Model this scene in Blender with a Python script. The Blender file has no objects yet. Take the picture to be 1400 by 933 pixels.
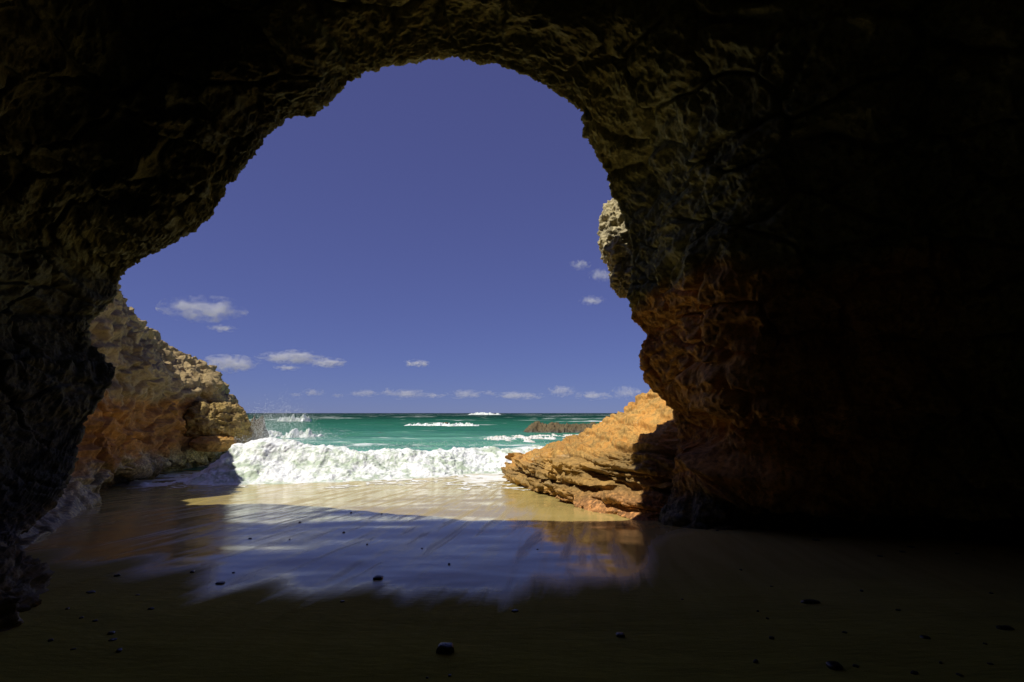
import bpy, math, random
import numpy as np
from mathutils import Vector

# ------------------------------------------------------------------ camera, sky, sun, exposure
SC = bpy.context.scene
COL = SC.collection
CAM_H = 1.6
F_PX = 778.0                      # focal length in photo pixels (20 mm on a 36 mm frame, 1400 px wide)
PITCH = math.atan((565 - 466.5) / F_PX)
cam = bpy.data.cameras.new('camera')
cam.sensor_width = 36.0
cam.lens = 36.0 * F_PX / 1400.0
cam.clip_start = 0.05
cam.clip_end = 80000
camo = bpy.data.objects.new('camera', cam)
camo.location = (0, 0, CAM_H)
camo.rotation_euler = (math.pi / 2 + PITCH, 0, 0)
COL.objects.link(camo)
SC.camera = camo

SUN_EL = math.radians(58)
SUN_H = (-0.86, -0.51)          # horizontal direction TOWARDS the sun: left and a little behind
world = bpy.data.worlds.new('World')
SC.world = world
world.use_nodes = True
wn = world.node_tree
bg = wn.nodes['Background']
sky = wn.nodes.new('ShaderNodeTexSky')
sky.sky_type = 'NISHITA'
sky.sun_disc = False
sky.sun_elevation = SUN_EL
sky.sun_rotation = math.atan2(SUN_H[0], SUN_H[1])
sky.altitude = 0
sky.air_density = 0.7
sky.dust_density = 0.0
sky.ozone_density = 10.0
sep = wn.nodes.new('ShaderNodeSeparateColor')     # clear, deep violet blue as through a polariser
com = wn.nodes.new('ShaderNodeCombineColor')
wn.links.new(sky.outputs[0], sep.inputs[0])
for i, (gm, kk) in enumerate(((0.42, 1.14), (0.56, 0.99), (0.55, 1.80))):
    pw = wn.nodes.new('ShaderNodeMath')
    pw.operation = 'POWER'
    pw.inputs[1].default_value = gm
    ml = wn.nodes.new('ShaderNodeMath')
    ml.operation = 'MULTIPLY'
    ml.inputs[1].default_value = kk
    wn.links.new(sep.outputs[i], pw.inputs[0])
    wn.links.new(pw.outputs[0], ml.inputs[0])
    wn.links.new(ml.outputs[0], com.inputs[i])
wn.links.new(com.outputs[0], bg.inputs[0])
bg.inputs[1].default_value = 0.068

sun = bpy.data.lights.new('sun', 'SUN')
sun.energy = 4.2
sun.angle = math.radians(0.5)
sun.color = (1.0, 0.95, 0.86)
suno = bpy.data.objects.new('sun', sun)
tosun = Vector((SUN_H[0] * math.cos(SUN_EL), SUN_H[1] * math.cos(SUN_EL), math.sin(SUN_EL)))
suno.rotation_euler = tosun.to_track_quat('Z', 'Y').to_euler()
suno.location = tosun * 60
COL.objects.link(suno)

SC.view_settings.view_transform = 'Standard'
SC.view_settings.look = 'None'
SC.view_settings.exposure = 0.25
SC.view_settings.gamma = 1.0
SC.view_settings.use_curve_mapping = False
SC.render.engine = 'CYCLES'
SC.cycles.use_denoising = True
SC.cycles.max_bounces = 10
SC.cycles.diffuse_bounces = 5
SC.cycles.glossy_bounces = 4
SC.cycles.volume_bounces = 6
SC.cycles.transparent_max_bounces = 12
SC.cycles.volume_step_rate = 5.0
SC.cycles.volume_max_steps = 128
SC.cycles.sample_clamp_indirect = 6.0

# ------------------------------------------------------------------ noise
RNG = np.random.default_rng(7)
_P = RNG.permutation(256).astype(np.int32)
_P = np.concatenate([_P, _P, _P])
_G = RNG.normal(size=(256, 3)).astype(np.float32)
_G /= np.linalg.norm(_G, axis=1, keepdims=True)
_J = RNG.random((256, 3)).astype(np.float32)


def perlin(p):
    p = np.asarray(p, np.float32)
    i = np.floor(p).astype(np.int32)
    f = p - i
    i &= 255
    u = f * f * f * (f * (f * 6 - 15) + 10)
    out = 0
    for dx in (0, 1):
        for dy in (0, 1):
            for dz in (0, 1):
                h = _P[_P[_P[(i[..., 0] + dx) & 255] + ((i[..., 1] + dy) & 255)] + ((i[..., 2] + dz) & 255)]
                g = _G[h]
                d = g[..., 0] * (f[..., 0] - dx) + g[..., 1] * (f[..., 1] - dy) + g[..., 2] * (f[..., 2] - dz)
                w = (u[..., 0] if dx else 1 - u[..., 0]) * (u[..., 1] if dy else 1 - u[..., 1]) * (u[..., 2] if dz else 1 - u[..., 2])
                out = out + w * d
    return out * 1.5


def fbm(p, octv=4, gain=0.5, lac=2.03, mode=''):
    s, a, tot = 0, 1.0, 0.0
    p = np.asarray(p, np.float32)
    for o in range(octv):
        n = perlin(p * lac ** o + 17.3 * o)
        if mode == 'billow':
            n = np.abs(n) * 2 - 0.6
        elif mode == 'ridge':
            n = 0.6 - np.abs(n) * 2
        s = s + a * n
        tot += a
        a *= gain
    return s / tot


def worley(p):
    """distance to the nearest and second nearest cell point"""
    p = np.asarray(p, np.float32)
    i = np.floor(p).astype(np.int32)
    f = p - i
    d1 = np.full(p.shape[:-1], 9.0, np.float32)
    d2 = d1.copy()
    for dx in (-1, 0, 1):
        for dy in (-1, 0, 1):
            for dz in (-1, 0, 1):
                h = _P[_P[_P[(i[..., 0] + dx) & 255] + ((i[..., 1] + dy) & 255)] + ((i[..., 2] + dz) & 255)]
                q = _J[h]
                d = (q[..., 0] + dx - f[..., 0]) ** 2 + (q[..., 1] + dy - f[..., 1]) ** 2 + (q[..., 2] + dz - f[..., 2]) ** 2
                m = d < d1
                d2 = np.where(m, d1, np.minimum(d2, d))
                d1 = np.where(m, d, d1)
    return np.sqrt(d1), np.sqrt(d2)


def sstep(a, b, x):
    t = np.clip((x - a) / (b - a), 0, 1)
    return t * t * (3 - 2 * t)


# ------------------------------------------------------------------ geometry helpers
def ray(u, v):
    """direction through a photo pixel (1400 x 933), scaled so that its y component is 1"""
    xc, yc = (u - 700) / F_PX, (466.5 - v) / F_PX
    c, s = math.cos(PITCH), math.sin(PITCH)
    d = np.array([xc, c - s * yc, s + c * yc])
    return d / d[1]


def at(u, v, d):
    r = ray(u, v)
    return np.array([r[0] * d, d, CAM_H + r[2] * d])


def sand_z(x, y):
    x = np.asarray(x, float)
    y = np.asarray(y, float)
    t = np.maximum(y - 3.0, 0)
    z = -0.045 * (np.sqrt(t * t + 1.0) - 1.0)
    z = z + 0.027 * np.maximum(y - 17.0, 0)
    return z - 0.10 * np.maximum(y - 23.5, 0)


def on_sand(u, v):
    r = ray(u, v)
    lo, hi = 0.5, 60.0
    for _ in range(60):
        m = (lo + hi) / 2
        if CAM_H + r[2] * m > sand_z(r[0] * m, m):
            lo = m
        else:
            hi = m
    return np.array([r[0] * lo, lo, float(sand_z(r[0] * lo, lo))])


SEA_Z = -0.75


def catmull(P, t):
    """P: (n, ..., 3) control points, t: parameters in 0..n-1"""
    P = np.asarray(P, float)
    n = P.shape[0]
    i = np.clip(np.floor(t).astype(int), 0, n - 2)
    f = (t - i).reshape((-1,) + (1,) * (P.ndim - 1))
    p1, p2 = P[i], P[i + 1]
    p0 = np.where((i == 0).reshape(f.shape), 2 * p1 - p2, P[np.maximum(i - 1, 0)])
    p3 = np.where((i == n - 2).reshape(f.shape), 2 * p2 - p1, P[np.minimum(i + 2, n - 1)])
    return 0.5 * (2 * p1 + (p2 - p0) * f + (2 * p0 - 5 * p1 + 4 * p2 - p3) * f ** 2 + (3 * p1 - p0 - 3 * p2 + p3) * f ** 3)


def patch(ctrl, nr, nc, rt=None, ct=None):
    """dense grid through a control grid (rows, cols, 3)"""
    ctrl = np.asarray(ctrl, float)
    R, C = ctrl.shape[:2]
    rt = np.linspace(0, R - 1, nr) if rt is None else rt
    ct = np.linspace(0, C - 1, nc) if ct is None else ct
    A = catmull(ctrl, rt)
    B = catmull(np.swapaxes(A, 0, 1), ct)
    return np.swapaxes(B, 0, 1)


def grid_normals(V):
    a = np.gradient(V, axis=0)
    b = np.gradient(V, axis=1)
    n = np.cross(a, b)
    l = np.linalg.norm(n, axis=-1, keepdims=True)
    return n / np.maximum(l, 1e-9)


def smooth(V, k):
    for _ in range(k):
        for ax in (0, 1):
            W = V.copy()
            sl = [slice(None)] * V.ndim
            a, b, c = list(sl), list(sl), list(sl)
            a[ax], b[ax], c[ax] = slice(0, -2), slice(1, -1), slice(2, None)
            W[tuple(b)] = 0.25 * V[tuple(a)] + 0.5 * V[tuple(b)] + 0.25 * V[tuple(c)]
            V = W
    return V


def arrays_mesh(name, verts, faces, shade=True):
    """verts (n,3), faces (m,4) or (m,3)"""
    me = bpy.data.meshes.new(name)
    verts = np.ascontiguousarray(verts, np.float32)
    faces = np.ascontiguousarray(faces, np.int32)
    m, k = faces.shape
    me.vertices.add(len(verts))
    me.vertices.foreach_set('co', verts.ravel())
    me.loops.add(m * k)
    me.loops.foreach_set('vertex_index', faces.ravel())
    me.polygons.add(m)
    me.polygons.foreach_set('loop_start', np.arange(0, m * k, k, dtype=np.int32))
    me.polygons.foreach_set('loop_total', np.full(m, k, np.int32))
    me.update(calc_edges=True)
    me.validate()
    me.polygons.foreach_set('use_smooth', np.full(len(me.polygons), shade, bool))
    return me


def grid_faces(nr, nc, flip=False, wrap=False):
    r = np.arange(nr - 1)[:, None]
    c = np.arange(nc if wrap else nc - 1)[None, :]
    c2 = (c + 1) % nc
    a, b, d, e = r * nc + c, r * nc + c2, (r + 1) * nc + c2, (r + 1) * nc + c
    f = np.stack([a, b, d, e], -1).reshape(-1, 4)
    return f[:, ::-1] if flip else f


def obj(name, me, mat, parent=None, label=None, cat=None, group=None, kind=None, loc=None):
    o = bpy.data.objects.new(name, me)
    COL.objects.link(o)
    if mat is not None and me is not None and not me.materials:
        me.materials.append(mat)
    if parent is not None:
        o.parent = parent
    if loc is not None:
        o.location = loc
    for k, v in (('label', label), ('category', cat), ('group', group), ('kind', kind)):
        if v:
            o[k] = v
    return o


def grid_obj(name, V, mat, flip=False, keep=None, recenter=False, **kw):
    nr, nc = V.shape[:2]
    F = grid_faces(nr, nc, flip)
    P = V.reshape(-1, 3)
    if keep is not None:
        k = keep.reshape(-1)
        F = F[k[F].all(axis=1)]
        used = np.zeros(len(P), bool)
        used[F.ravel()] = True
        idx = np.cumsum(used) - 1
        P = P[used]
        F = idx[F]
    loc = None
    if recenter:
        loc = (P.min(0) + P.max(0)) / 2
        loc[2] = P[:, 2].min()
        P = P - loc
    return obj(name, arrays_mesh(name, P, F), mat, loc=loc, **kw)


# ------------------------------------------------------------------ materials
class NT:
    def __init__(self, name):
        self.m = bpy.data.materials.new(name)
        self.m.use_nodes = True
        self.t = self.m.node_tree
        self.b = self.t.nodes['Principled BSDF']
        self.out = self.t.nodes['Material Output']
        g = self.t.nodes.new('ShaderNodeNewGeometry')
        self.pos = g.outputs['Position']
        s = self.t.nodes.new('ShaderNodeSeparateXYZ')
        self.link(self.pos, s.inputs[0])
        self.x, self.y, self.z = s.outputs

    def link(self, a, b):
        self.t.links.new(a, b)

    def put(self, v, sock):
        if isinstance(v, bpy.types.NodeSocket):
            self.link(v, sock)
        else:
            if sock.type == 'RGBA' and len(v) == 3:
                v = (*v, 1)
            sock.default_value = v

    def math(self, op, a, b=0.0, c=0.0, clamp=False):
        n = self.t.nodes.new('ShaderNodeMath')
        n.operation = op
        n.use_clamp = clamp
        for v, s in zip((a, b, c), n.inputs):
            self.put(v, s)
        return n.outputs[0]

    def scale(self, vec, s, off=(0, 0, 0), rot=(0, 0, 0)):
        n = self.t.nodes.new('ShaderNodeMapping')
        self.put(vec, n.inputs[0])
        n.inputs['Scale'].default_value = s
        n.inputs['Location'].default_value = off
        n.inputs['Rotation'].default_value = rot
        return n.outputs[0]

    def noise(self, scale=1.0, detail=4, rough=0.5, vec=None, dist=0.0, kind='FBM', lac=2.0):
        n = self.t.nodes.new('ShaderNodeTexNoise')
        n.noise_type = kind
        self.put(vec if vec is not None else self.pos, n.inputs['Vector'])
        n.inputs['Scale'].default_value = scale
        n.inputs['Detail'].default_value = detail
        n.inputs['Roughness'].default_value = rough
        n.inputs['Lacunarity'].default_value = lac
        n.inputs['Distortion'].default_value = dist
        return n.outputs['Fac']

    def voro(self, scale=1.0, vec=None, feature='F1'):
        n = self.t.nodes.new('ShaderNodeTexVoronoi')
        n.feature = feature
        self.put(vec if vec is not None else self.pos, n.inputs['Vector'])
        n.inputs['Scale'].default_value = scale
        return n.outputs['Distance']

    def ramp(self, v, a, b, lo=0.0, hi=1.0, smooth=True):
        n = self.t.nodes.new('ShaderNodeMapRange')
        n.interpolation_type = 'SMOOTHSTEP' if smooth else 'LINEAR'
        self.put(v, n.inputs['Value'])
        self.put(a, n.inputs['From Min'])
        self.put(b, n.inputs['From Max'])
        n.inputs['To Min'].default_value = lo
        n.inputs['To Max'].default_value = hi
        return n.outputs['Result']

    def mix(self, f, a, b, mode='MIX'):
        n = self.t.nodes.new('ShaderNodeMix')
        n.data_type = 'RGBA'
        n.blend_type = mode
        self.put(f, n.inputs[0])
        self.put(a, n.inputs[6])
        self.put(b, n.inputs[7])
        return n.outputs[2]

    def bump(self, h, strength=0.5, dist=0.05, normal=None):
        n = self.t.nodes.new('ShaderNodeBump')
        self.put(h, n.inputs['Height'])
        n.inputs['Strength'].default_value = strength
        n.inputs['Distance'].default_value = dist
        if normal is not None:
            self.link(normal, n.inputs['Normal'])
        return n.outputs[0]

    def set(self, **kw):
        for k, v in kw.items():
            self.put(v, self.b.inputs[k.replace('_', ' ')])
        return self.m


def rock_material(name, upper, upper2, band=None, band2=None, band_lo=(0.4, 0.4), band_hi=(2.2, 3.7), foot=(0.05, 0.043, 0.03),
                  foot_hi=0.5, stain=0.5, pale=None, rough=0.85, bump=0.8, foot_rough=0.35, warp_amp=1.1, dip=None, band_end=None, left_tone=None):
    t = NT(name)
    warp = t.noise(0.9, 5, 0.6)
    big = t.noise(0.55, 4, 0.55)
    mid = t.noise(2.3, 6, 0.65)
    fine = t.noise(11, 6, 0.7)
    strat = t.noise(1.0, 5, 0.6, vec=t.scale(t.pos, (0.55, 0.55, 4.5), rot=(0.06, 0.05, 0)))
    c = t.mix(t.ramp(mid, 0.38, 0.62), upper, upper2)
    h = t.math('ADD', t.z, t.math('MULTIPLY', t.math('SUBTRACT', warp, 0.5), warp_amp))
    if dip is not None:
        h = t.math('ADD', h, t.math('MULTIPLY', t.math('SUBTRACT', t.y, dip[0]), dip[1]))
    if left_tone is not None:  # rock colour turns darker towards the left, with a noisy edge
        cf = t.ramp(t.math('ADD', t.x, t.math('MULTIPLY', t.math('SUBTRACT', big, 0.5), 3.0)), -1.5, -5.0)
        c = t.mix(cf, c, t.mix(t.ramp(mid, 0.4, 0.6), left_tone, tuple(0.55 * v for v in left_tone)))
    if band is not None:
        tx = t.ramp(t.x, -11, 2.5, 0, 1, False)
        lo = t.math('ADD', band_lo[0], t.math('MULTIPLY', tx, band_lo[1] - band_lo[0]))
        hi = t.math('ADD', band_hi[0], t.math('MULTIPLY', tx, band_hi[1] - band_hi[0]))
        f1 = t.ramp(t.math('SUBTRACT', h, hi), -0.18, 0.18, 1, 0)
        bc = t.mix(t.ramp(t.math('ADD', t.math('MULTIPLY', strat, 0.6), t.math('MULTIPLY', mid, 0.4)), 0.42, 0.6), band, band2)
        if band_end is not None:
            f1 = t.math('MULTIPLY', f1, t.ramp(t.x, band_end[0], band_end[1], 1, 0))
        c = t.mix(f1, c, bc)
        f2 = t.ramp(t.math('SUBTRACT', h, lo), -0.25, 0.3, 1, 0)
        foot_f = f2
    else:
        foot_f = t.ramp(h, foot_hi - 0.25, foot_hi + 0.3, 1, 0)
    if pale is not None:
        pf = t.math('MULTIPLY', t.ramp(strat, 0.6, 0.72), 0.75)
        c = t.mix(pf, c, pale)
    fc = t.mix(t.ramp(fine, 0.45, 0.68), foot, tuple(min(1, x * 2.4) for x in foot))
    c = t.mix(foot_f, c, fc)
    st = t.ramp(t.math('ADD', t.math('MULTIPLY', mid, 0.5), t.math('MULTIPLY', fine, 0.5)), 0.38, 0.58, 1.0 - stain, 1.1)
    stc = t.t.nodes.new('ShaderNodeCombineColor')
    for i in range(3):
        t.link(st, stc.inputs[i])
    c = t.mix(1.0, c, stc.outputs[0], 'MULTIPLY')
    bt = t.ramp(big, 0.3, 0.7, 0.75, 1.2)
    btc = t.t.nodes.new('ShaderNodeCombineColor')
    for i in range(3):
        t.link(bt, btc.inputs[i])
    c = t.mix(1.0, c, btc.outputs[0], 'MULTIPLY')
    crack = t.voro(7, vec=t.scale(t.pos, (1, 1, 1.6)), feature='F1')
    hgt = t.math('ADD', t.math('MULTIPLY', fine, 0.7), t.math('MULTIPLY', crack, 0.35))
    hgt = t.math('ADD', hgt, t.math('MULTIPLY', t.noise(38, 4, 0.7), 0.25))
    r = t.math('ADD', rough, t.math('MULTIPLY', foot_f, foot_rough - rough))
    return t.set(Base_Color=c, Roughness=r, Normal=t.bump(hgt, bump, 0.06), Specular_IOR_Level=0.35)


M = {}
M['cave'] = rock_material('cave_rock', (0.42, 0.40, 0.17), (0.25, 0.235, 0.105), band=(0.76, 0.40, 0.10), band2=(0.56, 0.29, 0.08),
                          band_lo=(0.2, 0.25), band_hi=(-6.0, 3.6), foot=(0.12, 0.10, 0.045), stain=0.65, band_end=(4.8, 6.6), foot_rough=0.65, left_tone=(0.15, 0.145, 0.065))
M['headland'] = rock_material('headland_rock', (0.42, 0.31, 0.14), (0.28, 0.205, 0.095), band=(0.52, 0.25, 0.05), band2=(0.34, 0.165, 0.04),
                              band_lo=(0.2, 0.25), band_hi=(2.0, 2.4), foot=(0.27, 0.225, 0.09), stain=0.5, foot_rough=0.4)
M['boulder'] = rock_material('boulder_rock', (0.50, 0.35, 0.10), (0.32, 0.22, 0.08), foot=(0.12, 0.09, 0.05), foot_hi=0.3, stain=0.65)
M['ledge'] = rock_material('ledge_rock', (0.52, 0.31, 0.085), (0.46, 0.23, 0.05), band=(0.40, 0.235, 0.065), band2=(0.22, 0.145, 0.05),  # band: olive-brown face rock, darkened further for shade under the crest
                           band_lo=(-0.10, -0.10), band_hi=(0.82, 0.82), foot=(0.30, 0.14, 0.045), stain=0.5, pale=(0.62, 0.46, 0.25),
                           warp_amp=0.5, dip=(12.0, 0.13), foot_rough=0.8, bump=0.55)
M['pale'] = rock_material('pale_rock', (0.60, 0.51, 0.30), (0.44, 0.37, 0.20), foot_hi=-3, stain=0.55)
M['reef'] = rock_material('reef_rock', (0.20, 0.14, 0.06), (0.10, 0.08, 0.04), foot=(0.05, 0.045, 0.03), foot_hi=-0.5, stain=0.6)
M['grey'] = rock_material('grey_rock', (0.34, 0.28, 0.10), (0.17, 0.14, 0.055), foot=(0.14, 0.115, 0.05), foot_hi=-0.2, stain=0.65, rough=0.7, bump=0.8)


def sand_material():
    t = NT('sand')
    # the thin film left by the last wave ends in an uneven, cusped line
    cusp = t.math('ABSOLUTE', t.math('SUBTRACT', t.noise(0.75, 2, 0.4, vec=t.scale(t.pos, (1, 0.12, 0), off=(2.3, 0, 0))), 0.5))
    edge = t.math('ADD', 5.45, t.math('MULTIPLY', cusp, 5.0))
    right = t.ramp(t.x, 0.7, 3.0, 0.0, 3.8)
    left = t.ramp(t.x, -5.2, -2.9, 1.4, 0.0)
    edge = t.math('ADD', edge, t.math('ADD', right, left))
    ang = t.scale(t.pos, (1, 1, 0), rot=(0, 0, math.radians(8)))
    streak = t.noise(1.0, 6, 0.62, vec=t.scale(ang, (5.0, 0.42, 1)), dist=0.5)
    film = t.ramp(t.math('ADD', t.math('SUBTRACT', t.y, edge), t.math('MULTIPLY', t.math('SUBTRACT', streak, 0.5), 1.3)), -0.40, 0.50)
    damp = t.ramp(t.y, 1.0, 8.0)
    grain = t.noise(160, 3, 0.7)
    patch_ = t.noise(0.9, 4, 0.55, vec=t.scale(t.pos, (0.5, 1.5, 0)))
    dry = t.mix(t.ramp(patch_, 0.35, 0.65), (0.64, 0.60, 0.10), (0.53, 0.50, 0.08))
    wet = t.mix(t.ramp(streak, 0.35, 0.7), (0.46, 0.36, 0.125), (0.39, 0.30, 0.095))
    c = t.mix(damp, dry, wet)
    g = t.ramp(grain, 0.3, 0.7, 0.85, 1.12)
    gc = t.t.nodes.new('ShaderNodeCombineColor')
    for i in range(3):
        t.link(g, gc.inputs[i])
    c = t.mix(1.0, c, gc.outputs[0], 'MULTIPLY')
    rough = t.math('ADD', t.ramp(film, 0, 1, 0.6, 0.08, False), t.math('MULTIPLY', t.ramp(streak, 0.42, 0.66), t.math('MULTIPLY', film, 0.22)))
    fl = t.noise(1.0, 4, 0.6, vec=t.scale(ang, (0.8, 2.2, 1)))
    h = t.math('ADD', t.math('MULTIPLY', streak, 0.6), t.math('MULTIPLY', fl, 0.8))
    nrm = t.bump(h, 0.15, 0.03)
    rip = t.noise(14, 4, 0.6, vec=t.scale(t.pos, (0.4, 1.2, 1)))
    hh = t.math('MULTIPLY', t.math('ADD', rip, t.math('MULTIPLY', grain, 0.25)), t.ramp(film, 0, 1, 1, 0.06, False))
    nrm = t.bump(hh, 0.6, 0.02, nrm)
    spec = t.math('MULTIPLY', t.ramp(film, 0, 1, 0.0, 0.47, False), t.ramp(t.y, 10.0, 13.5, 1.0, 0.3))
    return t.set(Base_Color=c, Roughness=rough, Normal=nrm, Specular_IOR_Level=spec)


M['sand'] = sand_material()


def sea_material():
    t = NT('sea_water')
    dist = t.math('LOGARITHM', t.math('MAXIMUM', t.y, 5.0), 10.0)
    swell = t.noise(1.0, 5, 0.55, vec=t.scale(t.pos, (0.05, 0.16, 0)))
    k = t.math('ADD', dist, t.math('MULTIPLY', t.math('SUBTRACT', swell, 0.5), 0.55))
    near = t.mix(t.ramp(k, 1.45, 1.95), (0.15, 0.38, 0.27), (0.022, 0.145, 0.082))
    c = t.mix(t.ramp(k, 1.85, 2.65), near, (0.003, 0.034, 0.020))
    c = t.mix(t.ramp(dist, 2.7, 3.6), c, (0.003, 0.018, 0.026))
    # lace of foam left behind the breakers, thinning seawards
    lace = t.noise(1.0, 7, 0.66, vec=t.scale(t.pos, (0.13, 0.22, 0)), dist=0.8)
    streaks = t.noise(1.0, 5, 0.6, vec=t.scale(t.pos, (0.035, 0.10, 0), off=(3, 7, 0)))
    f = t.math('ADD', t.math('MULTIPLY', lace, 0.6), t.math('MULTIPLY', streaks, 0.4))
    thr = t.ramp(t.y, 22, 75, 0.465, 0.60, False)
    foam = t.ramp(f, thr, t.math('ADD', thr, 0.085))
    # white caps far out
    caps = t.noise(1.0, 4, 0.6, vec=t.scale(t.pos, (0.014, 0.045, 0), off=(11, 3, 0)))
    capm = t.math('MULTIPLY', t.ramp(caps, 0.60, 0.66), t.ramp(t.y, 90, 140))
    foam = t.math('MAXIMUM', foam, capm)
    c = t.mix(t.math('MULTIPLY', foam, 0.9), c, (0.80, 0.84, 0.82))
    w1 = t.noise(1.0, 6, 0.6, vec=t.scale(t.pos, (0.5, 1.3, 0)))
    w2 = t.noise(1.0, 5, 0.6, vec=t.scale(t.pos, (0.06, 0.2, 0)))
    nrm = t.bump(t.math('ADD', t.math('MULTIPLY', w1, 0.35), t.math('MULTIPLY', w2, 2.0)), 0.9, 1.2)
    rough = t.math('MAXIMUM', t.ramp(foam, 0, 1, 0.22, 0.8, False), t.ramp(dist, 1.4, 2.4, 0.2, 0.6))
    return t.set(Base_Color=c, Roughness=rough, Normal=nrm, Specular_IOR_Level=t.ramp(dist, 1.4, 2.6, 0.22, 0.05), IOR=1.33)


M['sea'] = sea_material()


def foam_material(name, lo, hi, water=(0.28, 0.36, 0.26)):
    t = NT(name)
    n = t.noise(1.0, 7, 0.66, vec=t.scale(t.pos, (0.8, 0.8, 1.7)), dist=0.7)
    n2 = t.noise(3.4, 7, 0.72, dist=0.6)
    f = t.math('ADD', t.math('MULTIPLY', n, 0.55), t.math('MULTIPLY', n2, 0.45))
    f = t.ramp(f, lo, hi)
    c = t.mix(f, water, (0.86, 0.88, 0.86))
    b = t.bump(t.math('ADD', n2, t.math('MULTIPLY', t.noise(15, 5, 0.7), 0.4)), 0.3, 0.10)
    return t.set(Base_Color=c, Roughness=0.6, Normal=b, Specular_IOR_Level=0.3, Subsurface_Weight=0.0)


M['foam'] = foam_material('wave_foam', 0.40, 0.55, (0.42, 0.50, 0.37))
M['foam_thin'] = foam_material('thin_foam', 0.36, 0.60, (0.50, 0.45, 0.28))
_t = NT('spray_water')
M['spray'] = _t.set(Base_Color=(0.86, 0.88, 0.88, 1), Roughness=0.5)
_t = NT('pebble_stone')
M['pebble'] = _t.set(Base_Color=_t.mix(_t.ramp(_t.noise(25, 4, 0.6), 0.4, 0.65), (0.018, 0.016, 0.012), (0.06, 0.05, 0.035)), Roughness=0.42,
                     Normal=_t.bump(_t.noise(60, 4, 0.6), 0.5, 0.01))

# ------------------------------------------------------------------ sand
def build_sand():
    xs = np.concatenate([np.linspace(-40, -14, 40), np.linspace(-13.9, 12, 500), np.linspace(12.2, 40, 30)])
    ys = np.concatenate([np.linspace(-14, 2, 40), 2 + 38 * np.linspace(0, 1, 420)[1:] ** 1.7])
    X, Y = np.meshgrid(xs, ys, indexing='ij')
    P = np.stack([X, Y, np.zeros_like(X)], -1)
    Z = sand_z(X, Y)
    Z = Z + 0.035 * fbm(P * [0.35, 0.5, 1], 3)
    Z = Z + 0.012 * fbm(P * [1.6, 3.2, 1] + 5, 4) * sstep(9, 4, Y)
    P[..., 2] = Z
    grid_obj('sand', P, M['sand'], kind='structure')


build_sand()

# ------------------------------------------------------------------ sea: one sheet to the horizon
def build_sea():
    ds = np.concatenate([np.linspace(22.3, 60, 220), np.geomspace(60.5, 400, 140), np.geomspace(410, 60000, 60)])
    tt = np.tan(np.linspace(-1.28, 1.28, 420))
    D, T = np.meshgrid(ds, tt, indexing='ij')
    X, Y = D * T, D + 0 * T
    P = np.stack([X, Y, 0 * X], -1)
    fade = np.clip(300 / Y, 0, 1)
    w = 0.30 * fbm(P * [0.035, 0.16, 1], 3) + 0.22 * fbm(P * [0.25, 0.6, 1] + 9, 4)
    w = w * fade * (np.abs(X) < 500)
    P[..., 2] = SEA_Z + w
    grid_obj('sea', P, M['sea'], flip=True, kind='structure')


build_sea()

# ------------------------------------------------------------------ cave
LIP = [(10, 760, 7.2), (35, 722, 8.0), (75, 680, 8.6), (97, 640, 9.0), (107, 598, 9.1), (130, 552, 9.2), (156, 512, 9.2), (137, 486, 9.1),
       (119, 462, 9.0), (123, 438, 9.0), (152, 410, 9.1), (165, 376, 9.1), (205, 345, 9.1), (248, 320, 9.0), (292, 290, 9.0), (316, 243, 8.9),
       (347, 208, 8.9), (372, 172, 8.8), (395, 162, 8.8), (428, 158, 8.8), (443, 138, 8.7), (478, 112, 8.7), (503, 95, 8.7), (548, 84, 8.7),
       (600, 75, 8.7), (650, 80, 8.7), (700, 92, 8.8), (745, 115, 8.9), (795, 150, 9.2), (801, 185, 9.5), (825, 225, 9.8), (842, 270, 10.0),
       (862, 320, 10.1), (868, 362, 10.2), (864, 402, 10.3), (871, 432, 10.6), (887, 462, 10.8), (881, 486, 10.9), (889, 520, 11.0),
       (926, 562, 11.0), (932, 620, 10.8), (925, 670, 10.6), (908, 716, 10.3)]
NK = len(LIP)
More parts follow.
